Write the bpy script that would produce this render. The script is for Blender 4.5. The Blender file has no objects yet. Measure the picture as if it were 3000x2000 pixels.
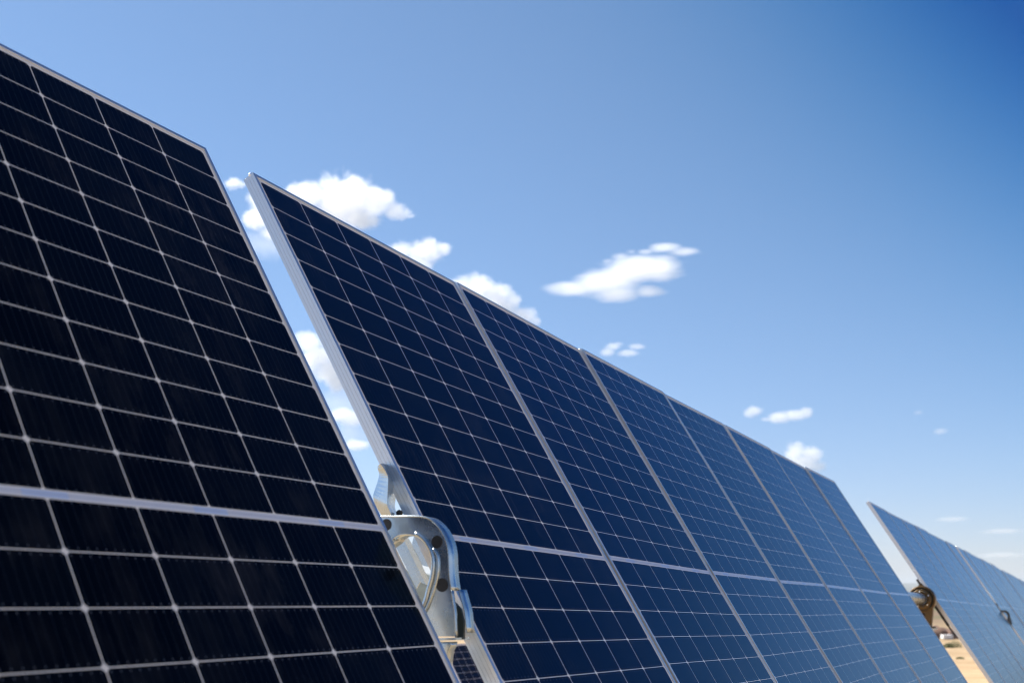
import bpy, bmesh, math, random
from mathutils import Matrix, Vector, noise

random.seed(7)
C = bpy.context.scene.collection
sc = bpy.context.scene
PI = math.pi

# ------------------------------------------------------------------ solved survey of the array (metres)
F_PX = 3431.49                      # focal length for a 3000 px wide frame
TH = 0.20904                       # camera pitch up
CAM_H = 1.45
CW = Matrix(((1, 0, 0), (0, math.sin(TH), math.cos(TH)), (0, -math.cos(TH), math.sin(TH))))
RC = Matrix(((0.43430106, 0.45212529, -0.77907979), (0.20642782, 0.79193184, 0.57465774), (0.87679538, -0.41039821, 0.25060560)))
TC = Vector((-0.715476, -0.450462, 3.172892))
ROW = Matrix.Translation((0, 0, CAM_H)) @ (CW @ RC).to_4x4()
ROW = Matrix.Translation(Vector((0, 0, CAM_H)) + CW @ TC) @ (CW @ RC).to_4x4() @ Matrix.Diagonal((1, -1, -1, 1))
# ROW: local X along the row, Y up the slope (0 = top edge), Z out of the glass
MID = -1.139
U_W = Vector((0.43407, 0.90062, -0.02142)); LEFT_W = Vector((-0.9006, 0.434, 0))
PITCH = 1.1682

def rod(a, b, c):
    v = Vector((a, b, c)); t = v.length
    return Matrix.Identity(4) if t < 1e-12 else Matrix.Rotation(t, 4, v)

def ground_z(x, y):
    s = x * 0.434 + y * 0.9006; l = -x * 0.9006 + y * 0.434
    z = -0.0214 * max(-20, min(45, s))
    def ss(a, b, v):
        k = max(0, min(1, (v - a) / (b - a))); return k * k * (3 - 2 * k)
    z -= 1.95 * ss(2.2, 6.2, l) * (1 - ss(16, 40, l)) * (1 - ss(17, 26, s))
    r = math.hypot(x, y)
    if r < 200:
        z += 0.05 * (noise.noise(Vector((x * .35, y * .35, 1.3)))) + 0.018 * noise.noise(Vector((x * 1.7, y * 1.7, 4)))
    return z

# ------------------------------------------------------------------ object helpers
def tag(o, label=None, cat=None, group=None, kind=None):
    if label: o['label'] = label
    if cat: o['category'] = cat
    if group: o['group'] = group
    if kind: o['kind'] = kind
    return o

def empty(name, mat=None, loc=None):
    o = bpy.data.objects.new(name, None); C.objects.link(o); o.empty_display_size = .1
    if mat is not None: o.matrix_world = mat
    if loc is not None: o.location = loc
    return o

def obj(name, bm, mats, parent=None, smooth=False):
    bmesh.ops.recalc_face_normals(bm, faces=bm.faces[:])
    me = bpy.data.meshes.new(name); bm.to_mesh(me); bm.free()
    for m in (mats if isinstance(mats, (list, tuple)) else [mats]): me.materials.append(m)
    if smooth:
        for p in me.polygons: p.use_smooth = True
    o = bpy.data.objects.new(name, me); C.objects.link(o)
    if parent: o.parent = parent
    return o

def copy_tree(o, parent=None):
    c = o.copy(); C.objects.link(c); c.parent = parent
    for ch in list(o.children): copy_tree(ch, c)
    return c

def box(bm, x0, x1, y0, y1, z0, z1, M=None):
    r = bmesh.ops.create_cube(bm, size=1)
    for v in r['verts']:
        v.co = Vector(((x0 + x1) / 2 + v.co.x * (x1 - x0), (y0 + y1) / 2 + v.co.y * (y1 - y0), (z0 + z1) / 2 + v.co.z * (z1 - z0)))
        if M: v.co = M @ v.co
    return r['verts']

def cyl(bm, p0, p1, r0, r1=None, seg=32, caps=True):
    p0, p1 = Vector(p0), Vector(p1); d = p1 - p0
    q = d.to_track_quat('Z', 'Y').to_matrix().to_4x4()
    r = bmesh.ops.create_cone(bm, cap_ends=caps, segments=seg, radius1=r0, radius2=r0 if r1 is None else r1, depth=d.length,
                              matrix=Matrix.Translation((p0 + p1) / 2) @ q)
    return r['verts']

def bevel(bm, w, seg=2):
    bmesh.ops.bevel(bm, geom=[e for e in bm.edges if e.calc_face_angle(0) > .5], offset=w, segments=seg, affect='EDGES', profile=.6)

# ------------------------------------------------------------------ node helpers
class NT:
    def __init__(s, mat):
        s.t = mat.node_tree; s.n = s.t.nodes; s.l = s.t.links
    def new(s, typ, **kw):
        n = s.n.new(typ)
        for k, v in kw.items(): setattr(n, k, v)
        return n
    def put(s, sock, v):
        if isinstance(v, bpy.types.NodeSocket): s.l.new(v, sock)
        elif v is not None: sock.default_value = v
    def m(s, op, a, b=None, c=None, clamp=False):
        n = s.new('ShaderNodeMath', operation=op, use_clamp=clamp)
        for i, v in enumerate((a, b, c)):
            if v is not None: s.put(n.inputs[i], v)
        return n.outputs[0]
    def mix(s, f, a, b):
        n = s.new('ShaderNodeMix', data_type='RGBA')
        s.put(n.inputs[0], f); s.put(n.inputs[6], a); s.put(n.inputs[7], b)
        return n.outputs[2]
    def noise(s, vec, scale, detail=4, rough=.55, dims='3D'):
        n = s.new('ShaderNodeTexNoise', noise_dimensions=dims)
        if vec is not None: s.l.new(vec, n.inputs['Vector'])
        n.inputs['Scale'].default_value = scale; n.inputs['Detail'].default_value = detail; n.inputs['Roughness'].default_value = rough
        return n.outputs[0]
    def ramp(s, f, stops, interp='LINEAR'):
        n = s.new('ShaderNodeValToRGB'); r = n.color_ramp; r.interpolation = interp
        while len(r.elements) < len(stops): r.elements.new(.5)
        for e, (p, c) in zip(r.elements, stops):
            e.position = p; e.color = c if len(c) == 4 else (*c, 1)
        s.l.new(f, n.inputs[0]); return n.outputs[0]
    def mapping(s, vec, scale=(1, 1, 1), loc=(0, 0, 0), rot=(0, 0, 0)):
        n = s.new('ShaderNodeMapping'); s.l.new(vec, n.inputs[0])
        n.inputs['Scale'].default_value = scale; n.inputs['Location'].default_value = loc; n.inputs['Rotation'].default_value = rot
        return n.outputs[0]

def material(name):
    m = bpy.data.materials.new(name); m.use_nodes = True
    n = NT(m); b = n.n['Principled BSDF']
    return m, n, b

def simple(name, col, rough=.5, metal=0, var=.15, scale=20, bump=0.0, aniso=0):
    m, n, b = material(name)
    tc = n.new('ShaderNodeTexCoord').outputs['Object']
    f = n.noise(tc, scale, 5)
    c0 = tuple(x * (1 - var) for x in col); c1 = tuple(min(1, x * (1 + var)) for x in col)
    n.put(b.inputs['Base Color'], n.ramp(f, [(.3, c0), (.7, c1)]))
    b.inputs['Roughness'].default_value = rough; b.inputs['Metallic'].default_value = metal
    r = n.m('MULTIPLY_ADD', f, .3, rough - .15); n.put(b.inputs['Roughness'], r)
    if bump:
        bp = n.new('ShaderNodeBump'); bp.inputs['Strength'].default_value = bump; bp.inputs['Distance'].default_value = .01
        n.l.new(f, bp.inputs['Height']); n.l.new(bp.outputs[0], b.inputs['Normal'])
    return m

# ------------------------------------------------------------------ materials
PH = 2.2633   # module height
PW = 1.146

def mat_cells():
    m, n, b = material('solar_cells')
    tc = n.new('ShaderNodeTexCoord').outputs['Object']
    sep = n.new('ShaderNodeSeparateXYZ'); n.l.new(tc, sep.inputs[0])
    x = n.m('ADD', sep.outputs[0], .567)
    yc = n.m('ABSOLUTE', n.m('SUBTRACT', sep.outputs[1], PH / 2))
    def near(v, off, p):          # distance to the nearest grid line, and line index
        q = n.m('DIVIDE', n.m('SUBTRACT', v, off), p)
        k = n.m('ROUND', q)
        return n.m('MULTIPLY', n.m('ABSOLUTE', n.m('SUBTRACT', q, k)), p), k, q
    dx, kx, qx = near(x, .015, .184)
    dy, ky, qy = near(yc, .0052, .0921)
    lx = n.m('LESS_THAN', dx, .00125); ly = n.m('LESS_THAN', dy, .00105)
    ch = n.m('LESS_THAN', n.m('ADD', dx, dy), .0084)
    ex = n.m('MAXIMUM', n.m('LESS_THAN', x, .0163), n.m('GREATER_THAN', x, 1.1177))
    ey = n.m('MAXIMUM', n.m('LESS_THAN', yc, .0085), n.m('GREATER_THAN', yc, 1.1095))
    white = n.m('MAXIMUM', n.m('MAXIMUM', n.m('MAXIMUM', lx, ly), ch), n.m('MAXIMUM', ex, ey))
    # fine wires: ten per cell, running along the module
    bq = n.m('MULTIPLY', n.m('SUBTRACT', x, .015), 10 / .184)
    bd = n.m('ABSOLUTE', n.m('SUBTRACT', n.m('FRACT', bq), .5))
    wire = n.m('LESS_THAN', bd, .024)
    # solder pads on the wires close to the cell edges
    pad = n.m('MULTIPLY', n.m('LESS_THAN', bd, .075), n.m('LESS_THAN', n.m('ABSOLUTE', n.m('SUBTRACT', dy, .0065)), .0011))
    # cell to cell tint and soft mottling
    cid = n.new('ShaderNodeCombineXYZ')
    n.put(cid.inputs[0], n.m('FLOOR', qx)); n.put(cid.inputs[1], n.m('FLOOR', n.m('DIVIDE', sep.outputs[1], .0943)))
    oi = n.new('ShaderNodeObjectInfo'); n.put(cid.inputs[2], n.m('MULTIPLY', oi.outputs['Random'], 37.0))
    wn = n.new('ShaderNodeTexWhiteNoise', noise_dimensions='3D'); n.l.new(cid.outputs[0], wn.inputs['Vector'])
    off = n.new('ShaderNodeVectorMath', operation='ADD'); n.l.new(tc, off.inputs[0])
    rr = n.new('ShaderNodeCombineXYZ'); n.put(rr.inputs[0], n.m('MULTIPLY', oi.outputs['Random'], 91.0)); n.put(rr.inputs[1], n.m('MULTIPLY', oi.outputs['Random'], 53.0))
    n.l.new(rr.outputs[0], off.inputs[1]); P = off.outputs[0]
    cell = n.mix(wn.outputs['Value'], (.0006, .0014, .0026, 1), (.0020, .0038, .0064, 1))
    cell = n.mix(n.m('MULTIPLY', wire, .17), cell, (.10, .12, .17, 1))
    cell = n.mix(n.m('MULTIPLY', pad, .35), cell, (.3, .32, .38, 1))
    # dust: streaks run down the slope, with smudges
    st = n.noise(n.mapping(P, scale=(5, 1.8, 1)), 3.0, 6, .65)
    sm = n.noise(P, 2.1, 5, .6); fine = n.noise(P, 140, 3, .7)
    dust = n.m('MULTIPLY', n.ramp(st, [(.46, (0, 0, 0)), (.80, (1, 1, 1))]), n.ramp(sm, [(.42, (0, 0, 0)), (.72, (1, 1, 1))]))
    dust = n.m('ADD', n.m('MULTIPLY', dust, .13), n.m('MULTIPLY', n.ramp(fine, [(.66, (0, 0, 0)), (.78, (1, 1, 1))]), .022))
    back = n.mix(n.noise(tc, 12, 2), (.93, .86, .74, 1), (.98, .92, .82, 1))
    # silver ribbon in the centre gap, interrupted by insulating strips
    rib = n.m('LESS_THAN', yc, .0062)
    midline = n.m('LESS_THAN', yc, .0008)
    odd = n.m('LESS_THAN', n.m('ABSOLUTE', n.m('SUBTRACT', n.m('FRACT', n.m('MULTIPLY', qx, .5)), .5)), .12)
    ribm = n.m('MULTIPLY', rib, n.m('SUBTRACT', 1, n.m('MULTIPLY', odd, .0)))
    base = n.mix(white, cell, back)
    base = n.mix(ribm, base, n.mix(odd, (.84, .83, .83, 1), (.66, .76, .92, 1)))
    base = n.mix(n.m('MULTIPLY', midline, .6), base, (.5, .53, .6, 1))
    base = n.mix(dust, base, (.31, .29, .28, 1))
    n.put(b.inputs['Base Color'], base)
    n.put(b.inputs['Metallic'], n.m('MULTIPLY', ribm, .15))
    b.inputs['Roughness'].default_value = .42
    b.inputs['Specular IOR Level'].default_value = .0
    at = n.new('ShaderNodeAttribute', attribute_type='OBJECT', attribute_name='coat_ior')
    # anti-reflective solar glass: a bluish residual reflection that grows at grazing angles
    fr = n.new('ShaderNodeFresnel'); n.put(fr.inputs['IOR'], at.outputs['Fac'])
    gl = n.new('ShaderNodeBsdfGlossy'); gl.inputs['Color'].default_value = (.46, .62, .79, 1); n.put(gl.inputs['Roughness'], n.m('MULTIPLY_ADD', sm, .10, .10))
    mx = n.new('ShaderNodeMixShader'); n.l.new(fr.outputs[0], mx.inputs[0]); n.l.new(b.outputs[0], mx.inputs[1]); n.l.new(gl.outputs[0], mx.inputs[2])
    n.l.new(mx.outputs[0], n.n['Material Output'].inputs['Surface'])
    return m

def mat_alu():
    m, n, b = material('anodised_aluminium')
    uv = n.new('ShaderNodeUVMap').outputs[0]
    f = n.noise(n.mapping(uv, scale=(.6, 700, 1)), 3, 3, .6)
    g = n.noise(n.mapping(uv, scale=(1, 8, 1)), 5, 4, .6)
    n.put(b.inputs['Base Color'], n.mix(f, (.66, .66, .66, 1), (.80, .79, .78, 1)))
    b.inputs['Metallic'].default_value = .82
    n.put(b.inputs['Roughness'], n.m('MULTIPLY_ADD', g, .12, .24))
    b.inputs['Anisotropic'].default_value = .6
    tn = n.new('ShaderNodeTangent', direction_type='UV_MAP'); n.l.new(tn.outputs[0], b.inputs['Tangent'])
    return m

def mat_galv():
    m, n, b = material('galvanised_steel')
    tc = n.new('ShaderNodeTexCoord').outputs['Object']
    v = n.new('ShaderNodeTexVoronoi'); v.inputs['Scale'].default_value = 60; n.l.new(tc, v.inputs['Vector'])
    f = n.noise(tc, 14, 5)
    col = n.mix(f, (.38, .45, .50, 1), (.60, .68, .73, 1))
    col = n.mix(n.m('MULTIPLY', v.outputs['Distance'], .35), col, (.42, .45, .47, 1))
    n.put(b.inputs['Base Color'], col)
    b.inputs['Metallic'].default_value = .95
    n.put(b.inputs['Roughness'], n.m('MULTIPLY_ADD', f, .25, .13))
    bp = n.new('ShaderNodeBump'); bp.inputs['Strength'].default_value = .12; bp.inputs['Distance'].default_value = .004
    n.l.new(n.noise(tc, 22, 3), bp.inputs['Height']); n.l.new(bp.outputs[0], b.inputs['Normal'])
    return m

M_CELL = mat_cells(); M_ALU = mat_alu(); M_GALV = mat_galv()
M_BACK = simple('white_backsheet', (.7, .7, .7), .5)
M_DARKHOLE = simple('dark_hole_shade', (.035, .035, .035), .5, .3)
M_SEAL_SHADE = simple('rubber_seal_and_slot_shade', (.02, .035, .035), .45)
M_BRONZE = simple('brown_bronze_casting', (.10, .058, .018), .38, .45, .3, 30, .2)
M_BLACKGREY = simple('dark_grey_steel', (.06, .065, .07), .5, .4)
M_BOLT_GLINT = simple('zinc_bolt_and_glint', (.85, .85, .85), .25, .95)
M_PLASTIC = simple('black_plastic', (.03, .03, .03), .4)

# ------------------------------------------------------------------ solar panel
def frame_bm():
    bm = bmesh.new(); uvl = bm.loops.layers.uv.new('UVMap')
    prof = [(.0112, -.0022), (.0112, -.0006), (.0106, 0), (.0008, 0), (0, -.0008), (0, -.0080), (.0009, -.0085), (.0009, -.0093), (0, -.0098),
            (0, -.0170), (.0009, -.0175), (.0009, -.0183), (0, -.0188), (0, -.0260), (.0009, -.0265), (.0009, -.0273), (0, -.0278),
            (0, -.0350), (.028, -.0350), (.028, -.0335), (.004, -.0335), (.004, -.0022)]
    W = PW / 2; cs = [(-W, 0, 1, 1), (W, 0, -1, 1), (W, PH, -1, -1), (-W, PH, 1, -1)]
    L = [PW, PH, PW, PH]
    for i in range(4):
        a, c = cs[i], cs[(i + 1) % 4]
        pd = 0
        va = [bm.verts.new((a[0] + a[2] * d, a[1] + a[3] * d, z)) for d, z in prof]
        vc = [bm.verts.new((c[0] + c[2] * d, c[1] + c[3] * d, z)) for d, z in prof]
        for k in range(len(prof)):
            k2 = (k + 1) % len(prof)
            seg = math.dist(prof[k], prof[k2])
            f = bm.faces.new((va[k], vc[k], vc[k2], va[k2]))
            for lp, uv in zip(f.loops, ((0, pd), (L[i], pd), (L[i], pd + seg), (0, pd + seg))): lp[uvl].uv = uv
            pd += seg
    bmesh.ops.remove_doubles(bm, verts=bm.verts[:], dist=1e-6)
    return bm

def make_panel():
    r = empty('solar_panel')
    fr = obj('frame', frame_bm(), M_ALU, r)
    bm = bmesh.new(); box(bm, -PW / 2 + .0045, PW / 2 - .0045, .0045, PH - .0045, -.0072, -.0026)
    g = obj('cell_sheet', bm, M_CELL, r); g['coat_ior'] = 1.4
    bm = bmesh.new(); box(bm, -PW / 2 + .0047, PW / 2 - .0047, .0047, PH - .0047, -.0086, -.0076)
    obj('backsheet', bm, M_BACK, r)
    bm = bmesh.new(); bmesh.ops.create_uvsphere(bm, u_segments=20, v_segments=12, radius=.0075, matrix=Matrix.Translation((-PW / 2 + .006, PH + .001, -.012)))  # polished bead added at the frame corner to catch a sun glint
    obj('glint_bead', bm, M_BOLT_GLINT, r, True)
    return r
PROTO = make_panel()

PAR = {-1: (0.4611, 0.8799, -0.8507, -0.4555, 0.0), 0: (0.3761, -0.5882, 0.3169, -1.0126, 0.0196), 1: (0.3432, -0.6582, 0.6692, -0.3999, -0.4385), 2: (1.0616, -0.4368, -0.3827, 0.126, 0.5364), 3: (0.6798, -0.1952, -1.0466, 0.2541, 0.0159), 4: (0.6935, 0.017, 0.0981, 0.0187, -0.0211), 5: (0.0524, 0.0069, 0.3522, 0.0076, -0.0383), 6: (0.5434, 0.2635, -0.3477, -0.628, -0.0745), 7: (-0.5374, -0.1124, 0.4166, -0.1288, -0.0327), 8: (-0.9657, 0.1046, -0.041, 0.1179, 0.011), 9: (-0.6233, 0.154, -0.3873, 0.1745, 0.0219), 10: (-0.0745, 0.1083, -0.385, 0.1241, 0.0238), 11: (-0.862, 0.109, -0.0163, 0.1236, -0.0018), 12: (-0.8033, 0.096, 0.123, 0.1093, -0.0061), 13: (-0.0326, 0.0499, -0.1265, -0.0643, -0.0161), 14: (-0.1172, 0.0102, 0.3056, 0.0117, -0.0131), 20: (1.3428, 0.1162, 0.4703, -0.1296, 0.0131)}
def u_start(p):
    if p == -1: return -0.18492 - 1.134
    if p < 7: return p * PITCH
    if p < 14: return 10.04249 + (p - 7) * PITCH
    b = (p - 14) // 7
    return 18.60366 + (p - 14) * PITCH + b * .2
FLIP = Matrix.Diagonal((1, -1, -1, 1))
def far_heading():
    piv = Matrix.Translation((8.9, -1.139, 0))
    return piv @ (FLIP @ rod(0, 0.001725, 0.001821) @ FLIP) @ piv.inverted()
HEAD = far_heading()
def panel_matrix(p):
    if p in PAR: a, b, c, dn, du = PAR[p]
    else:
        rnd = random.Random(p * 13 + 5); a, b, c, dn, du = rnd.gauss(.2, .55), rnd.gauss(.1, .1), 0, rnd.gauss(0, .6), 0
    L = Matrix.Translation((u_start(p) + .567 + du * .005, MID, -dn * .01)) @ (FLIP @ rod(a * .01, b * .01, c * .01) @ FLIP) @ Matrix.Translation((0, -PH / 2, 0))
    return ROW @ (HEAD if p >= 7 else Matrix.Identity(4)) @ L

ORD = ['first', 'second', 'third', 'fourth', 'fifth', 'sixth', 'seventh']
COAT = {-1: 1.17, 0: 1.27, 1: 1.35, 2: 1.56, 3: 1.50, 4: 1.72, 5: 1.50, 6: 1.68}
LAB = {-1: 'blurred near solar panel filling the left side, left of the galvanised bearing bracket',
       0: 'dark navy solar panel right of the bearing bracket, its whole grooved left frame side bare',
       1: 'dark navy solar panel second to the right of the galvanised bearing bracket',
       2: 'blue solar panel third to the right of the bracket, first of the brighter blue ones',
       3: 'blue solar panel fourth to the right of the galvanised bearing bracket',
       4: 'light blue solar panel between the fourth and sixth right of the bearing bracket',
       5: 'mid blue solar panel next to last before the brown drive, darker than both neighbours',
       6: 'pale blue solar panel at its group end, beside the gap with the brown drive'}
for p in range(-1, 35):
    r = PROTO if p == -1 else copy_tree(PROTO)
    r.matrix_world = panel_matrix(p)
    if p in LAB: lab = LAB[p]; grp = 'solar panels of the near section'
    else:
        blk = (p - 7) // 7; i = (p - 7) % 7
        where = ['right of the brown slew drive', 'beyond the small dark far bearing ring', 'past the second thin pinkish gap in the far row',
                 'in the farthest section of the row'][blk]
        lab = '%s grey-blue panel %s' % (ORD[i], where)
        if p == 7: lab = 'grey-blue panel right of the brown slew drive, with a wide pinkish left frame side'
        grp = 'solar panels of the far sections'
    tag(r, lab, 'solar panel', grp)
    for ch in r.children:
        if ch.name.startswith('cell_sheet'):
            rnd = random.Random(p + 99); ch['coat_ior'] = COAT.get(p, 1.62 + rnd.uniform(-.08, .12))
P8 = [o for o in C.objects if o.get('label') == LAB[6]][0]
bm = bmesh.new(); cyl(bm, (PW / 2 + .012, 1.27, -.02), (PW / 2 + .02, 1.305, -.03), .004, seg=8); cyl(bm, (PW / 2 + .012, 1.27, -.02), (PW / 2 + .035, 1.285, -.02), .003, seg=8)
box(bm, PW / 2 + .0005, PW / 2 + .016, 1.255, 1.275, -.028, -.012)
obj('cable_clip', bm, M_PLASTIC, P8)

# the lower row behind (its glass is seen below the bearing bracket)
def ray(px, py): return CW @ Vector(((px - 1500) / F_PX, (py - 1000) / F_PX, 1))
RV = ROW.to_3x3()
def row_frame(anchor):            # frame of a parallel row whose top-left corner stands at anchor
    m = RV.to_4x4(); m.translation = anchor; return m
NB = row_frame(Vector((-.86, 14.94, CAM_H - .655)))
for i in range(3):
    r = copy_tree(PROTO); r.matrix_world = NB @ Matrix.Translation((PW / 2 + i * PITCH, -PH, 0))
    tag(r, ['small dark gridded panel of the lower row, seen below the bearing bracket', 'dark panel of the lower row behind, second from its near end',
            'dark panel of the lower row behind, third from its near end'][i], 'solar panel', 'solar panels of the lower row behind')
    for ch in r.children:
        if ch.name.startswith('cell_sheet'): ch['coat_ior'] = 1.3

# ------------------------------------------------------------------ bearing bracket (row coordinates: u, v from the module centre line, n)
def V3(u, v, n): return Vector((u / 1000, v / 1000, n / 1000))
def plate(bm, pts, u0, u1, holes=()):
    """flat plate in the v-n plane between u0 and u1, with holes"""
    loops = [pts] + list(holes); edges = []; allv = []
    for lp in loops:
        vs = [bm.verts.new(V3(u0, v, n)) for v, n in lp]; allv += vs
        edges += [bm.edges.new((vs[i], vs[(i + 1) % len(vs)])) for i in range(len(vs))]
    g = bmesh.ops.triangle_fill(bm, use_beauty=True, use_dissolve=False, edges=edges)
    fs = [f for f in g['geom'] if isinstance(f, bmesh.types.BMFace)]
    e = bmesh.ops.extrude_face_region(bm, geom=fs)
    for v in e['geom']:
        if isinstance(v, bmesh.types.BMVert): v.co.x += (u1 - u0) / 1000
def band(bm, pts, u0, u1, th, closed=False, du=None):
    """strip of sheet metal standing on a path, thickness th towards its right side; u1 may flare"""
    n = len(pts); out = []
    for i in range(n):
        a = Vector(pts[max(0, i - 1)] if not closed else pts[i - 1]); b = Vector(pts[min(n - 1, i + 1)] if not closed else pts[(i + 1) % n])
        d = (b - a).normalized(); out.append(Vector(pts[i]) + Vector((d.y, -d.x)) * th)
    ring = []
    for i in range(n):
        p, q = pts[i], out[i]; k = (du[i] if du else 0)
        ring.append([bm.verts.new(V3(u0, *p)), bm.verts.new(V3(u1 + k, *p)), bm.verts.new(V3(u1 + k, *q)), bm.verts.new(V3(u0, *q))])
    rng = range(n) if closed else range(n - 1)
    for i in rng:
        a, b = ring[i], ring[(i + 1) % n]
        for k in range(4): bm.faces.new((a[k], b[k], b[(k + 1) % 4], a[(k + 1) % 4]))
    if not closed:
        bm.faces.new(ring[0]); bm.faces.new(ring[-1][::-1])
def tube_path(bm, pts3, r, seg=10):
    rings = []
    for i, p in enumerate(pts3):
        p = Vector(p); a = Vector(pts3[max(0, i - 1)]); b = Vector(pts3[min(len(pts3) - 1, i + 1)])
        q = (b - a).to_track_quat('Z', 'X')
        rings.append([bm.verts.new(p + q @ Vector((math.cos(t) * r, math.sin(t) * r, 0))) for t in [k * 2 * PI / seg for k in range(seg)]])
    for i in range(len(rings) - 1):
        for k in range(seg): bm.faces.new((rings[i][k], rings[i][(k + 1) % seg], rings[i + 1][(k + 1) % seg], rings[i + 1][k]))
    bm.faces.new(rings[0]); bm.faces.new(rings[-1][::-1])
def smooth_path(pts, k=4, closed=False):
    out = []; n = len(pts)
    rng = range(n if closed else n - 1)
    for i in rng:
        if closed: p = [Vector(pts[(i + j) % n]) for j in (-1, 0, 1, 2)]
        else: p = [Vector(pts[min(n - 1, max(0, i + j))]) for j in (-1, 0, 1, 2)]
        for s in range(k):
            t = s / k
            v = .5 * ((2 * p[1]) + (p[2] - p[0]) * t + (2 * p[0] - 5 * p[1] + 4 * p[2] - p[3]) * t * t + (-p[0] + 3 * p[1] - 3 * p[2] + p[3]) * t ** 3)
            out.append(tuple(v))
    if not closed: out.append(tuple(pts[-1]))
    return out

OUT = [(72, -60), (57, -34), (37, -2), (16, 33), (-6, 64), (-25, 77), (-53, 84), (-80, 83), (-103, 76), (-127, 64), (-151, 53), (-176, 44), (-201, 35), (-225, 26), (-264, 6)]
INN = [(-40, -100), (-8, -70), (-4, -33), (-1, -24), (-2, -9), (-11, 9), (-23, 25), (-40, 36), (-60, 41), (-82, 41), (-101, 35), (-118, 24), (-133, 11), (-147, -5), (-163, -22), (-182, -54), (-190, -90)]
GRV = [(-76, 51), (-95, 53), (-115, 44), (-131, 33), (-146, 19), (-160, 2), (-176, -20), (-185, -36)]
def make_bracket():
    ORI = Matrix.Translation((-.1, MID - .29, -.04)); inv = Matrix.Translation((.1, .29, .04))
    root = empty('bearing_bracket')
    def fin(name, bm, mat, smooth=False, par=None):
        bmesh.ops.transform(bm, matrix=inv, verts=bm.verts[:]); return obj(name, bm, mat, par or root, smooth)
    outer = smooth_path(OUT, 3); inner = smooth_path(INN, 3)
    poly = outer + [(-244, -28), (-229, -60), (-215, -95)] + inner[::-1] + [(40, -110)]
    bm = bmesh.new(); plate(bm, poly, -120, -116)
    pl = fin('face_plate', bm, M_GALV)
    for v, n, r in ((33, -26, 13), (-68, 66, 13.5), (-155, 32, 14.5)):  # open holes drawn as dark discs, their shade put into the colour
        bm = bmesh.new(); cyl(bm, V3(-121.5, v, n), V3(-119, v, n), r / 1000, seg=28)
        fin('hole_disc', bm, M_DARKHOLE, par=pl)
    up = outer[:34]; lo = outer[33:]
    bm = bmesh.new(); band(bm, up, -120, -80, 3.5)
    # the lower half of the flange flares open towards the row
    du = [max(0, (i - 1)) * 3.2 for i in range(len(lo))]
    band(bm, lo, -120, -112, 3.5)
    fin('outer_flange', bm, M_GALV, True)
    bm = bmesh.new(); lo2 = [(p[0] - 2, p[1] + 7 + 1.2 * i) for i, p in enumerate(lo)]
    band(bm, lo2, -100, -66, 3.5)
    fin('side_cheek', bm, M_GALV, True)
    bm = bmesh.new(); plate(bm, [(-190, 26), (-258, -8), (-272, 8), (-240, 26), (-214, 33)], -92, -84)  # dark plate stands in for the shade inside the flange slot
    fin('slot_shade_plate', bm, M_SEAL_SHADE)
    bm = bmesh.new(); band(bm, inner[3:], -120, -72, -3)
    fin('inner_flange', bm, M_GALV, True)
    bm = bmesh.new(); tube_path(bm, [V3(-121, p[0] - .5, p[1] + 3) for p in inner[18:]], .0055, 10)
    tube_path(bm, [V3(-121, *p) for p in smooth_path(GRV, 3)], .004, 10)
    fin('pressed_bead', bm, M_GALV, True)
    # bottom flange and foot
    bm = bmesh.new(); band(bm, [(-268, 8), (-247, -30), (-233, -62)], -124, -62, 5)
    fin('bottom_flange', bm, M_GALV)
    bm = bmesh.new(); plate(bm, [(-252, -38), (-269, -7), (-277, -13), (-281, -22), (-291, -31), (-330, -60), (-330, -90), (-250, -80)], -118, -90)
    bevel(bm, .003)
    fin('foot', bm, M_GALV, True)
    # hook shaped arm standing up behind
    Lp = [(197, -21), (193, -23), (180, -26), (169, -34), (152, -54), (140, -66), (116, -69), (83, -66), (40, -64)]
    Ap = [(189, -3), (175, 0), (161, 1), (148, -1), (119, -18), (96, -32), (80, -33), (64, -35), (30, -40)]
    Bp = [(199, -9), (188, -9), (173, -8), (154, -11), (127, -26), (104, -40), (83, -42), (75, -45), (35, -50)]
    Cp = [(216, -31), (203, -29), (183, -27), (156, -27), (134, -39), (114, -54), (94, -58), (90, -58), (50, -60)]
    bm = bmesh.new(); rows = []
    S = [smooth_path(q, 3) for q in (Lp, Ap, Bp, Cp)]
    for i in range(len(S[0])):
        rows.append([bm.verts.new(V3(u, *S[k][i])) for k, u in enumerate((-40, -60, -30, 20))] + [bm.verts.new(V3(-5, S[0][i][0], S[0][i][1] - 6))])
    for a, b in zip(rows, rows[1:]):
        for k in range(5): bm.faces.new((a[k], b[k], b[(k + 1) % 5], a[(k + 1) % 5]))
    bm.faces.new(rows[0]); bm.faces.new(rows[-1][::-1])
    fin('hook_arm', bm, M_GALV)
    # channel of the rear half, seen inside the opening
    bm = bmesh.new()
    plate(bm, [(45, -98), (45, -74), (29, -74), (-3, -76), (-76, -80), (-84, -96)], 20, 24)
    plate(bm, [(40, -70), (40, -62), (-96, -60), (-84, -69)], 0, 26)
    plate(bm, [(41, -87), (42, -78), (-1, -76), (-34, -77), (-32, -85)], 58, 62)
    fin('rear_channel', bm, M_GALV)
    bm = bmesh.new(); cyl(bm, V3(0, 84, -40), V3(30, 92, -28), .0045, seg=12); cyl(bm, V3(-6, 83, -42), V3(0, 84, -40), .008, seg=6)
    fin('bolt', bm, M_BLACKGREY)
    return root, ORI
BR, ORI = make_bracket()
BR.matrix_world = ROW @ Matrix.Translation((0, .001, .0098)) @ ORI
tag(BR, 'large galvanised bearing bracket with an arched opening between the two nearest panels', 'bearing bracket', 'bearing brackets in the gaps of the row')
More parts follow.
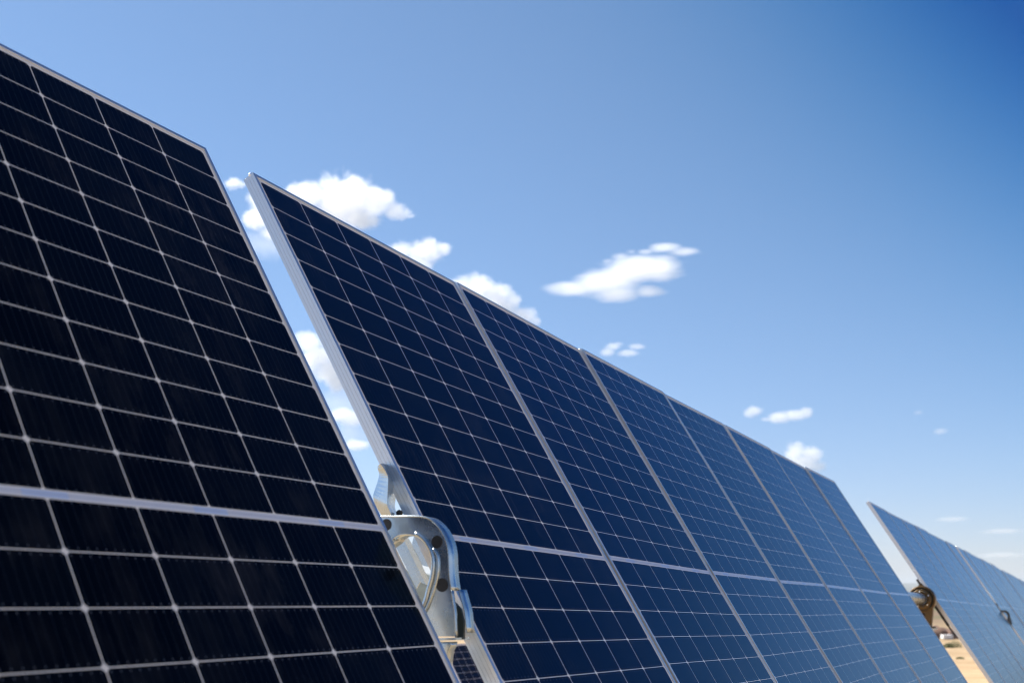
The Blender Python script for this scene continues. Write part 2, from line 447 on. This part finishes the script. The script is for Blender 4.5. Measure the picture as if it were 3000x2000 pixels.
for k, (p, lab) in enumerate(((14, 'small dark looking bearing bracket poking out of the far row of grey-blue panels'), (21, 'tiny bearing bracket in the second pinkish gap of the far row'))):
    b = copy_tree(BR); b.matrix_world = ROW @ HEAD @ Matrix.Translation((u_start(p), -.06, 0.012)) @ ORI @ Matrix.Scale(.85, 4)
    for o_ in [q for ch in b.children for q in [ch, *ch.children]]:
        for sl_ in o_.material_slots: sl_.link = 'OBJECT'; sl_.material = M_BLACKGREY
    tag(b, lab, 'bearing bracket', 'bearing brackets in the gaps of the row')

# ------------------------------------------------------------------ torque tubes, slew drive, posts
TV, TN = .032, -.072     # tube axis above the centre line and behind the glass
def tube(u0, u1, label, head=False, back=0.0, r=.062):
    bm = bmesh.new(); L = u1 - u0
    cyl(bm, (0, 0, 0), (L, 0, 0), r, seg=40); 
    o = obj('torque_tube', bm, M_GALV, smooth=True)
    for p_ in o.data.polygons:
        if abs(p_.normal.x) > .9: p_.use_smooth = False
    o.matrix_world = ROW @ (HEAD if head else Matrix.Identity(4)) @ Matrix.Translation((u0, MID + TV, TN - back))
    tag(o, label, 'torque tube', 'torque tubes behind the panels')
tube(-1.30, -.34, 'steel torque tube hidden behind the large near panel', back=.06)
tube(.16, 9.57, 'shiny round torque tube running into the brown drive from the left', r=.051)
tube(9.74, 18.25, 'round torque tube behind the far panels right of the brown drive', True)
def post(x, y, ztop, label):
    z0 = ground_z(x, y) - .3; r = empty('support_post', loc=(x, y, z0))
    bm = bmesh.new(); h = ztop - z0
    ang = math.atan2(U_W.y, U_W.x); M = Matrix.Rotation(ang, 4, 'Z')
    box(bm, -.003, .003, -.075, .075, 0, h, M); box(bm, -.05, .05, .0752, .0812, 0, h, M); box(bm, -.05, .05, -.0812, -.0752, 0, h, M)
    obj('pile', bm, M_GALV, r)
    bm = bmesh.new(); box(bm, -.10, .10, -.11, .11, h, h + .012, M); obj('head_plate', bm, M_GALV, r)
    tag(r, label, 'post', 'steel posts under the row')
def rowpt(u, v, n, head=False): return (ROW @ (HEAD if head else Matrix.Identity(4))) @ Vector((u, MID + v, n))

# slew drive, upright in the world, axis along the row
dc = rowpt(9.66, TV, TN)
ux = Vector((U_W.x, U_W.y, 0)).normalized(); uy = Vector((-ux.y, ux.x, 0))
DM = Matrix(((ux.x, uy.x, 0, dc.x), (ux.y, uy.y, 0, dc.y), (0, 0, 1, dc.z - .27), (0, 0, 0, 1)))
sd = empty('slew_drive', DM)
def ring_rev(bm, prof, seg=64, cz=.27):
    rs = []
    for k in range(seg):
        a = 2 * PI * k / seg; rs.append([bm.verts.new((x, math.cos(a) * r, cz + math.sin(a) * r)) for x, r in prof])
    for k in range(seg):
        A, B = rs[k], rs[(k + 1) % seg]
        for j in range(len(prof)): bm.faces.new((A[j], B[j], B[(j + 1) % len(prof)], A[(j + 1) % len(prof)]))
bm = bmesh.new(); ring_rev(bm, [(-.05, .106), (-.050, .118), (-.042, .124), (.075, .124), (.08, .106)]); obj('outer_ring', bm, M_BRONZE, sd, True)
bm = bmesh.new(); ring_rev(bm, [(-.062, .0525), (-.066, .056), (-.066, .088), (-.062, .092), (.02, .092), (.02, .0525)]); rg = obj('face_ring', bm, M_BRONZE, sd, True)
bm = bmesh.new(); ring_rev(bm, [(-.030, .0925), (-.030, .1055), (.06, .1055), (.06, .0925)]); obj('seal_ring', bm, M_SEAL_SHADE, sd, True)
for k in range(10):
    a = 2 * PI * (k + .25) / 10; bm = bmesh.new()
    cyl(bm, (-.074, math.cos(a) * .074, .27 + math.sin(a) * .074), (-.0655, math.cos(a) * .074, .27 + math.sin(a) * .074), .0065, seg=6)
    obj('bolt', bm, M_BLACKGREY if k % 2 else M_BOLT_GLINT, rg)
bm = bmesh.new()
vs = [(-.045, -.10, .20), (-.045, .10, .20), (-.045, .07, .02), (-.045, -.07, .02)]
f = [bm.verts.new(v) for v in vs]; g_ = [bm.verts.new((.045, v[1], v[2])) for v in vs]
bm.faces.new(f); bm.faces.new(g_[::-1])
for k in range(4): bm.faces.new((f[k], g_[k], g_[(k + 1) % 4], f[(k + 1) % 4]))
bevel(bm, .006); obj('gear_housing', bm, M_BRONZE, sd)
bm = bmesh.new(); cyl(bm, (0, -.02, .12), (0, .19, .12), .05, seg=32); cyl(bm, (0, .19, .12), (0, .22, .12), .035, seg=24); obj('motor', bm, simple('black_casting', (.03, .022, .015), .4, .5), sd, False)
bm = bmesh.new(); box(bm, -.03, .03, -.025, .025, .382, .402); box(bm, -.015, .015, -.012, .012, .402, .418); bevel(bm, .003); obj('filler_lug', bm, M_BRONZE, sd)
bm = bmesh.new(); box(bm, -.08, .08, -.10, .10, .004, .018); obj('mounting_flange', bm, M_BRONZE, sd)
tag(sd, 'brown round slew drive with bolted ring in the gap between the panel sections', 'slew drive')
post(dc.x, dc.y, dc.z - .27 - .010, 'steel post carrying the brown round slew drive')
for uu, hd, nm in ((-.1, False, 'steel post under the large galvanised bracket, hidden by the near panel'), (18.47, True, 'steel post under the small far bearing bracket')):
    q = rowpt(uu, -.34, -.11, hd); post(q.x, q.y, q.z, nm)
# dark rail clamped to the back of the first far panel
mm = ROW @ HEAD
bm = bmesh.new(); box(bm, 0, .03, -.27, .25, -.062, -.036); 
for k in range(5): box(bm, -.003, -.0005, -.24 + k * .09, -.38 + k * .09, -.058, -.042)
o = obj('mounting_rail', bm, M_BLACKGREY); o.matrix_world = mm @ Matrix.Translation((10.09, MID, 0))
tag(o, 'dark steel mounting rail clamped behind the pinkish frame side by the drive', 'mounting rail')

# ------------------------------------------------------------------ ground and hills
def mat_sand():
    m, n, b = material('sandy_ground')
    g = n.new('ShaderNodeNewGeometry').outputs['Position']
    a = n.noise(g, .35, 6, .6); c = n.noise(g, 6, 6, .65); d = n.noise(n.mapping(g, scale=(.5, 2.2, 1), rot=(0, 0, .35)), .8, 5, .6)
    col = n.mix(n.ramp(a, [(.35, (0, 0, 0)), (.65, (1, 1, 1))]), (.43, .30, .175, 1), (.34, .235, .13, 1))
    col = n.mix(n.ramp(d, [(.48, (0, 0, 0)), (.62, (1, 1, 1))]), col, (.52, .38, .23, 1))
    col = n.mix(n.m('MULTIPLY', n.ramp(c, [(.5, (0, 0, 0)), (.72, (1, 1, 1))]), .6), col, (.30, .20, .10, 1))
    far = n.noise(g, .02, 4, .6)
    sep = n.new('ShaderNodeSeparateXYZ'); n.l.new(g, sep.inputs[0])
    dist = n.m('SMOOTHSTEP' if False else 'MULTIPLY_ADD', sep.outputs[1], 1 / 60.0, -48 / 60.0, clamp=True)
    scrub = n.mix(n.ramp(far, [(.4, (0, 0, 0)), (.6, (1, 1, 1))]), (.20, .13, .09, 1), (.11, .12, .05, 1))
    col = n.mix(dist, col, scrub)
    n.put(b.inputs['Base Color'], col); b.inputs['Roughness'].default_value = .95; b.inputs['Specular IOR Level'].default_value = .15
    bp = n.new('ShaderNodeBump'); bp.inputs['Strength'].default_value = .6; bp.inputs['Distance'].default_value = .05
    n.l.new(n.noise(g, 9, 8, .7), bp.inputs['Height']); n.l.new(bp.outputs[0], b.inputs['Normal'])
    return m
M_SAND = mat_sand()
bm = bmesh.new()
def axis_pts(lim, n, k):
    return [lim * math.copysign(abs(t) ** k, t) for t in [(-1 + 2 * i / n) for i in range(n + 1)]]
xs = axis_pts(4000, 150, 4); ys = axis_pts(4000, 150, 4)
grid = [[bm.verts.new((x + 5, y + 18, ground_z(x + 5, y + 18))) for x in xs] for y in ys]
for j in range(150):
    for i in range(150): bm.faces.new((grid[j][i], grid[j][i + 1], grid[j + 1][i + 1], grid[j + 1][i]))
o = obj('ground', bm, M_SAND, smooth=True); tag(o, kind='structure')

def ridge(name, dist, depth, hfun, mat, a0=-75, a1=75, n=260):
    bm = bmesh.new(); rows = []
    for i in range(n + 1):
        a = math.radians(a0 + (a1 - a0) * i / n); h = hfun(math.degrees(a)); r = []
        for j in range(9):
            t = j / 8; d = dist + depth * t
            p = Vector((math.sin(a) * d, math.cos(a) * d, 0))
            p.z = -1.5 + h * math.sin(PI * min(1, t * 1.02)) ** .8 * (1 + .12 * noise.noise(p * (6 / depth))) if j not in (0, 8) else -3
            r.append(bm.verts.new(p))
        rows.append(r)
    for A, B in zip(rows, rows[1:]):
        for j in range(8): bm.faces.new((A[j], B[j], B[j + 1], A[j + 1]))
    bm.faces.new([r[0] for r in rows][::-1] + [r[8] for r in rows]) if False else None
    o = obj(name, bm, mat, smooth=True); tag(o, kind='structure'); return o
M_HILL = simple('dry_hill', (.16, .15, .12), .95, 0, .35, .01)
M_SCRUBLAND = simple('scrub_hill', (.075, .08, .06), .95, 0, .4, .15)
ridge('hills', 2400, 800, lambda a: 22 + 3 * math.sin(a * .21 + 1) + 6 * noise.noise(Vector((a * .25, 0, 0))) + 2.5 * noise.noise(Vector((a * 1.1, 3, 0))), M_HILL)
ridge('low_hill', 210, 60, lambda a: (6.9 + .8 * noise.noise(Vector((a * .5, 7, 0)))) * max(0, min(1, (4 - a) / 9)), M_SCRUBLAND, -75, 5, 160)

# ------------------------------------------------------------------ things on the ground in the gap by the drive
def groundhit(px, py):
    d = ray(px, py); s = 5.0
    for _ in range(4000):
        p = Vector((0, 0, CAM_H)) + d * s
        if p.z < ground_z(p.x, p.y): break
        s += .05
    return p
def blob(bm, c, sx, sy, sz, seed, amp=.25, sub=3):
    r = bmesh.ops.create_icosphere(bm, subdivisions=sub, radius=1)
    for v in r['verts']:
        k = 1 + amp * noise.noise(v.co * 2.2 + Vector((seed, 0, 0)))+ amp * .5 * noise.noise(v.co * 6 + Vector((seed, 5, 0)))
        v.co = Vector(c) + Vector((v.co.x * sx * k, v.co.y * sy * k, v.co.z * sz * k))
g = groundhit(2745, 1878)
M_EARTH = simple('brown_earth', (.17, .10, .07), .95, 0, .4, 3, .5)
bm = bmesh.new()
for i in range(9): blob(bm, (-2.6 + i * .65, random.uniform(-.2, .2), .05), .62, .6, random.uniform(.45, .62), i)
o = obj('earth_bank', bm, M_EARTH, smooth=True); o.location = g + Vector((0, 3.5, -.02)); tag(o, 'low bank of brown earth beyond the drive post, under the sky gap', 'earth bank')
k = g + Vector((.18, .6, 0)); k.z = ground_z(k.x, k.y)
bm = bmesh.new(); box(bm, -.25, .25, -.2, .2, 0, .22); bmesh.ops.subdivide_edges(bm, edges=bm.edges[:], cuts=4, use_grid_fill=True)
for v in bm.verts: v.co += Vector((noise.noise(v.co * 7), noise.noise(v.co * 7 + Vector((9, 0, 0))), noise.noise(v.co * 7 + Vector((0, 9, 0))))) * .035
o = obj('sack', bm, simple('white_woven_sack', (.72, .70, .68), .8), smooth=True); o.location = groundhit(2775, 1871); tag(o, 'white sack lying on the brown earth beyond the drive post', 'sack')
bm = bmesh.new(); blob(bm, (0, 0, .1), .3, .25, .2, 40, .2)
o = obj('earth_heap', bm, simple('orange_earth', (.50, .27, .13), .9, 0, .3, 8, .4), smooth=True); o.location = groundhit(2756, 1870); tag(o, 'small orange earth heap left of the white sack', 'earth heap')
M_LEAF = simple('green_scrub_leaves', (.085, .11, .022), .7, 0, .45, 14)
def shrub(px, py, w, h, label, seed):
    rnd = random.Random(seed); q = groundhit(px, py); r = empty('shrub', loc=(q.x, q.y, ground_z(q.x, q.y)))
    bm = bmesh.new()
    for i in range(900):
        a = rnd.uniform(0, 2 * PI); rr = rnd.random() ** .5; z = rnd.random() * h * (1 - .6 * rr ** 2)
        c = Vector((math.cos(a) * rr * w / 2, math.sin(a) * rr * w / 2, z + .01)); s = rnd.uniform(.012, .03)
        m_ = Matrix.Rotation(rnd.uniform(0, 6.3), 3, Vector((rnd.gauss(0, 1), rnd.gauss(0, 1), rnd.gauss(0, 1) + .01)).normalized())
        bm.faces.new([bm.verts.new(c + m_ @ Vector(p)) for p in ((-s * .4, 0, 0), (0, -s, 0), (s * .4, 0, 0), (0, s, 0))])
    obj('foliage', bm, M_LEAF, r)
    bm = bmesh.new()
    for i in range(14):
        a = rnd.uniform(0, 2 * PI); cyl(bm, (0, 0, -.02), (math.cos(a) * w * .35, math.sin(a) * w * .35, h * .7), .006, .002, 6)
    obj('stem', bm, simple('brown_twig', (.12, .08, .05), .9), r)
    tag(r, label, 'shrub', 'green scrub beyond the drive')
shrub(2797, 1896, .62, .30, 'green scrub at the edge of the sand, close to the pinkish frame side', 1)
shrub(2778, 1897, .45, .2, 'thin olive scrub left of the greener shrub, behind the panel edge', 2)
shrub(2813, 1930, .3, .07, 'low tuft of green weed on the open sand in the gap', 3)

# ------------------------------------------------------------------ clouds (volumes, far beyond the array)
CD = 1500.0
def cloud(px, py, lobes, label, dens=.052, nscale=.055, amp=.55, soft=2.6, dist=CD, stretch=(1, 1, 1), thr=.04, rot=0):
    """lobes: (dx, dy, rx, ry) in photo pixels about px,py; real ellipsoids with depth"""
    k = dist / F_PX
    d = ray(px, py); cen = Vector((0, 0, CAM_H)) + d * dist
    o_right = Vector((1, 0, 0)); o_up = Vector((0, 0, 1)); o_dep = Vector((0, 1, 0))
    az = math.atan2(d.x, d.y); Rz = Matrix.Rotation(-az, 4, 'Z')
    rnd = random.Random(int(px * 7 + py)); L = []
    for dx, dy, rx, ry in lobes:
        rm = (rx + ry) / 2
        L.append((Vector((dx * k, rnd.uniform(-.25, .25) * rm * k, -dy * k)), Vector((rx * k, rm * k * 1.0, ry * k))))
    bm = bmesh.new()
    for c, r in L:
        q = bmesh.ops.create_icosphere(bm, subdivisions=3, radius=1)
        for v in q['verts']: v.co = c + Vector((v.co.x * r.x, v.co.y * r.y, v.co.z * r.z)) * 1.3
    me = bpy.data.meshes.new('tmp'); bm.to_mesh(me); bm.free()
    t = bpy.data.objects.new('tmp', me); C.objects.link(t)
    ext = max(max(abs(v.co.x) for v in me.vertices), 1)
    md = t.modifiers.new('r', 'REMESH'); md.mode = 'VOXEL'; md.voxel_size = max(1.1, min(min(r.z, r.x) for c, r in L) * .22)
    dg = bpy.context.evaluated_depsgraph_get(); me2 = bpy.data.meshes.new_from_object(t.evaluated_get(dg))
    bpy.data.objects.remove(t); bpy.data.meshes.remove(me)
    me2.name = 'cloud'; me2.materials.clear()
    m = bpy.data.materials.new('cloud_volume'); m.use_nodes = True; n = NT(m); n.n.clear()
    tc = n.new('ShaderNodeTexCoord').outputs['Object']
    # warp the lobes a little so that edges billow
    wv = n.new('ShaderNodeTexNoise'); wv.inputs['Scale'].default_value = nscale * .8; wv.inputs['Detail'].default_value = 3; n.l.new(tc, wv.inputs['Vector'])
    w1 = n.new('ShaderNodeVectorMath', operation='SUBTRACT'); n.l.new(wv.outputs['Color'], w1.inputs[0]); w1.inputs[1].default_value = (.5, .5, .5)
    rmean = sum(min(r.x, r.z) for c, r in L) / len(L)
    w2 = n.new('ShaderNodeVectorMath', operation='SCALE'); n.l.new(w1.outputs[0], w2.inputs[0]); w2.inputs['Scale'].default_value = rmean * .7
    w3 = n.new('ShaderNodeVectorMath', operation='ADD'); n.l.new(tc, w3.inputs[0]); n.l.new(w2.outputs[0], w3.inputs[1])
    fld = None
    for c, r in L:
        s = n.new('ShaderNodeVectorMath', operation='SUBTRACT'); n.l.new(w3.outputs[0], s.inputs[0]); s.inputs[1].default_value = c
        q = n.new('ShaderNodeVectorMath', operation='DIVIDE'); n.l.new(s.outputs[0], q.inputs[0]); q.inputs[1].default_value = r
        ln = n.new('ShaderNodeVectorMath', operation='LENGTH'); n.l.new(q.outputs[0], ln.inputs[0])
        v = n.m('SUBTRACT', 1, ln.outputs['Value'])
        fld = v if fld is None else n.m('SMOOTH_MAX', fld, v, .15)
    ns = n.noise(n.mapping(tc, scale=stretch, rot=(0, rot, 0)), nscale, 7, .66)
    n2 = n.noise(n.mapping(tc, scale=stretch, rot=(0, rot, 0)), nscale * 3.7, 4, .6)
    f = n.m('ADD', n.m('ADD', fld, -thr), n.m('ADD', n.m('MULTIPLY', n.m('SUBTRACT', ns, .52), amp * 3.6), n.m('MULTIPLY', n.m('SUBTRACT', n2, .5), amp * .9)))
    den = n.m('MULTIPLY', n.m('MULTIPLY', f, soft, clamp=True), dens)
    pv = n.new('ShaderNodeVolumePrincipled'); pv.inputs['Color'].default_value = (1, 1, 1, 1); pv.inputs['Anisotropy'].default_value = .35
    n.l.new(den, pv.inputs['Density'])
    out = n.new('ShaderNodeOutputMaterial'); n.l.new(pv.outputs[0], out.inputs['Volume'])
    me2.materials.append(m)
    o = bpy.data.objects.new('cloud', me2); C.objects.link(o)
    o.matrix_world = Matrix.Translation(cen) @ Rz
    tag(o, label, 'cloud', 'clouds in the blue sky'); return o

cloud(1010, 585, [(0, 5, 104, 78), (-105, -15, 62, 45), (-150, -10, 35, 28), (30, -55, 42, 30), (85, 0, 70, 50), (150, 30, 50, 24), (50, 60, 70, 38), (-40, 40, 70, 45), (190, 38, 20, 9)],
      'largest white puffy cloud, above the top corner of the second nearest panel', amp=.5)
cloud(765, 630, [(0, -40, 45, 30), (-10, 10, 45, 30), (40, 50, 40, 28), (35, -10, 35, 45)], 'thin ragged cloud between the two nearest panels, under the largest cloud', dens=.07, amp=.6, soft=2.2, thr=-.08)
cloud(685, 536, [(0, 0, 30, 20), (20, 4, 18, 12)], 'tiny cloud tuft right of the near panel top corner', dens=.08, amp=.5, nscale=.09, soft=2)
cloud(1235, 738, [(10, 0, 62, 42), (-55, -10, 45, 26), (-15, 35, 60, 35), (65, -8, 32, 22), (25, -32, 25, 18)], 'white puffy cloud just right of the largest, behind the panel top edge', amp=.5)
cloud(1430, 850, [(-30, -10, 60, 48), (20, 15, 58, 42), (-75, -20, 40, 25), (75, 30, 30, 32), (100, 75, 45, 30), (20, 60, 90, 40), (135, 95, 20, 18)],
      'white rounded cloud descending along the panel edge below the lens shaped cloud', amp=.45)
cloud(1800, 815, [(70, -25, 125, 48), (-20, 15, 120, 42), (-130, 24, 85, 20), (140, -30, 75, 48), (10, 45, 80, 28), (100, 40, 60, 18)],
      'smooth lens shaped white cloud alone in the middle of the sky', amp=.42, stretch=(.35, 1, 1.5), soft=1.4, rot=-.15, dens=.05, nscale=.03)
cloud(1965, 732, [(-20, -6, 60, 15), (40, 8, 55, 12), (-75, 2, 30, 8)], 'thin wisp over the right end of the lens shaped cloud', dens=.055, amp=.3, stretch=(.4, 1, 1.5), soft=1.8, nscale=.05)
cloud(1815, 752, [(0, 0, 32, 12), (35, -14, 22, 9), (-35, 12, 20, 7)], 'faint wisp above the middle of the lens shaped cloud', dens=.035, amp=.35, stretch=(.5, 1, 1.3), soft=1.5, nscale=.06)
cloud(1800, 1022, [(-5, -8, 26, 12), (-20, 8, 24, 12), (10, -14, 18, 7)], 'left one of a pair of faint wisps below the lens shaped cloud', dens=.05, amp=.35, soft=1.6, nscale=.08, thr=-.12)
cloud(1846, 1026, [(-6, 8, 34, 10), (18, -10, 26, 9)], 'right one of a pair of faint wisps below the lens shaped cloud', dens=.05, amp=.35, soft=1.6, nscale=.08, thr=-.12)
cloud(935, 1045, [(-30, -40, 46, 40), (-5, 0, 52, 44), (30, 35, 52, 42), (55, 70, 42, 40), (-50, -55, 26, 26)], 'white puffy cloud in the narrow sky gap, halfway up', amp=.45, thr=-.04)
cloud(1015, 1215, [(-10, 0, 45, 20), (20, 10, 40, 22)], 'soft cloud band in the narrow sky gap, below the puffy one', dens=.06, amp=.4, soft=1.8, thr=-.15)
cloud(1046, 1303, [(0, 0, 36, 15), (-15, -8, 20, 10)], 'small soft cloud in the narrow sky gap above the steel bracket', dens=.08, thr=-.15, amp=.4, soft=1.9, nscale=.07)
cloud(2208, 1205, [(0, -2, 32, 19), (-12, 6, 22, 13)], 'small oval cloud left of the bone shaped cloud', amp=.35, nscale=.07, soft=2.4)
cloud(2312, 1217, [(-30, 4, 44, 20), (15, 0, 50, 18), (48, -8, 24, 20), (-65, 8, 22, 8)], 'bone shaped white cloud over the far end of the near panels', amp=.35, nscale=.06, soft=2.6)
cloud(2350, 1332, [(-20, -8, 38, 36), (25, 0, 36, 34), (0, 22, 60, 28), (45, 35, 25, 22), (-10, -25, 25, 18)], 'puffy white cloud touching the panel edge at right', amp=.42, nscale=.06)
cloud(2755, 1263, [(0, 0, 26, 11)], 'tiny faint cloud high above the far panels', dens=.04, amp=.35, soft=1.5, nscale=.08)
cloud(2690, 1208, [(0, 0, 18, 8)], 'faintest tiny cloud tuft, upper left of the other one', dens=.025, amp=.35, soft=1.5, nscale=.08)
cloud(2790, 1520, [(0, 0, 60, 9)], 'thin pinkish cloud streak, highest of three over the far panels', dens=.03, amp=.25, stretch=(.3, 1, 1.4), soft=1.5)
cloud(2935, 1555, [(0, 0, 75, 9)], 'thin pinkish cloud streak, middle one of three over the far panels', dens=.03, amp=.25, stretch=(.3, 1, 1.4), soft=1.5)
cloud(2935, 1625, [(0, 0, 90, 10)], 'thin pinkish cloud streak, lowest of three over the far panels', dens=.03, amp=.25, stretch=(.3, 1, 1.4), soft=1.5)

cloud(770, 660, [(0, -30, 60, 60), (20, 50, 70, 45), (-10, -90, 40, 35)], 'faint white veil around the ragged cloud between the two nearest panels', dens=.012, amp=.5, soft=1.2, nscale=.03, thr=-.1)
cloud(985, 1150, [(0, -50, 60, 60), (20, 30, 70, 60), (50, 120, 60, 50)], 'faint white veil in the narrow sky gap below the puffy cloud', dens=.012, amp=.5, soft=1.2, nscale=.03, thr=-.1)
# ------------------------------------------------------------------ air
bm = bmesh.new(); box(bm, -4200, 4200, -4200, 4200, -5, 38)
hm = bpy.data.materials.new('pale_air'); hm.use_nodes = True; hn = NT(hm); hn.n.clear()
hv = hn.new('ShaderNodeVolumePrincipled'); hv.inputs['Color'].default_value = (.74, .88, 1, 1); hv.inputs['Density'].default_value = 2.0e-4; hv.inputs['Anisotropy'].default_value = .3
ho = hn.new('ShaderNodeOutputMaterial'); hn.l.new(hv.outputs[0], ho.inputs['Volume'])
o = obj('haze', bm, hm); tag(o, kind='stuff')

# ------------------------------------------------------------------ light
SUN_AZ, SUN_EL = math.radians(-62), math.radians(50)       # azimuth clockwise from +Y
sd_ = Vector((math.sin(SUN_AZ) * math.cos(SUN_EL), math.cos(SUN_AZ) * math.cos(SUN_EL), math.sin(SUN_EL)))
w = bpy.data.worlds.new('World'); sc.world = w; w.use_nodes = True
nt = NT(w); bg = nt.n['Background']
sky = nt.new('ShaderNodeTexSky', sky_type='NISHITA'); sky.sun_disc = False
sky.sun_elevation = SUN_EL; sky.sun_rotation = SUN_AZ
EXPO = .95
sky.altitude = 200; sky.air_density = .7; sky.dust_density = .1; sky.ozone_density = 1.0
# clear polarised sky: added dark lobe at right also imitates lens vignetting; paler towards the horizon
gd = nt.new('ShaderNodeTexCoord').outputs['Generated']
nv = nt.new('ShaderNodeVectorMath', operation='NORMALIZE'); nt.l.new(gd, nv.inputs[0])
PA, PE = math.radians(60), math.radians(42)
dp = nt.new('ShaderNodeVectorMath', operation='DOT_PRODUCT'); nt.l.new(nv.outputs[0], dp.inputs[0]); dp.inputs[1].default_value = (math.sin(PA) * math.cos(PE), math.cos(PA) * math.cos(PE), math.sin(PE))
lobe = nt.m('MINIMUM', nt.m('POWER', math.e, nt.m('DIVIDE', nt.m('SUBTRACT', dp.outputs['Value'], 1), .05)), .038)
sz = nt.new('ShaderNodeSeparateXYZ'); nt.l.new(nv.outputs[0], sz.inputs[0])
hor = nt.m('POWER', math.e, nt.m('DIVIDE', nt.m('MAXIMUM', sz.outputs[2], 0), -.15))
comb = nt.new('ShaderNodeCombineColor')
for i, (b0, l0, h0) in enumerate(((1.697, -68.4, -.40), (1.881, -27.5, -.64), (1.880, -9.07, -.51))):
    e_ = nt.m('ADD', nt.m('MULTIPLY', lobe, l0), nt.m('MULTIPLY', hor, h0))
    nt.put(comb.inputs[i], nt.m('MULTIPLY', nt.m('POWER', math.e, e_), b0 * .975 / 2 ** EXPO))
tint = nt.new('ShaderNodeMix', data_type='RGBA', blend_type='MULTIPLY'); tint.inputs[0].default_value = 1; nt.l.new(sky.outputs[0], tint.inputs[6]); nt.l.new(comb.outputs[0], tint.inputs[7])
nt.l.new(tint.outputs[2], bg.inputs[0]); bg.inputs[1].default_value = .10
sl = bpy.data.lights.new('sun', 'SUN'); sl.energy = 4.9; sl.angle = math.radians(.5); sl.color = (1, .965, .91)
so = bpy.data.objects.new('sun', sl); C.objects.link(so); so.rotation_euler = (-sd_).to_track_quat('-Z', 'Y').to_euler(); so.location = (0, 0, 30)

# ------------------------------------------------------------------ camera
cd = bpy.data.cameras.new('camera'); cam = bpy.data.objects.new('camera', cd); C.objects.link(cam)
cd.sensor_width = 36; cd.lens = F_PX * 36 / 3000; cd.clip_start = .05; cd.clip_end = 20000
cam.location = (0, 0, CAM_H); cam.rotation_euler = (PI / 2 + TH, 0, 0)
cd.dof.use_dof = True; cd.dof.focus_distance = 3.8; cd.dof.aperture_fstop = 4.2
sc.camera = cam
sc.view_settings.view_transform = 'Standard'; sc.view_settings.look = 'None'; sc.view_settings.gamma = 1; sc.view_settings.use_curve_mapping = False
sc.view_settings.exposure = EXPO
sc.cycles.filter_width = 1.1
sc.cycles.volume_bounces = 24; sc.cycles.max_bounces = 28; sc.cycles.volume_max_steps = 256; sc.cycles.volume_step_rate = .5
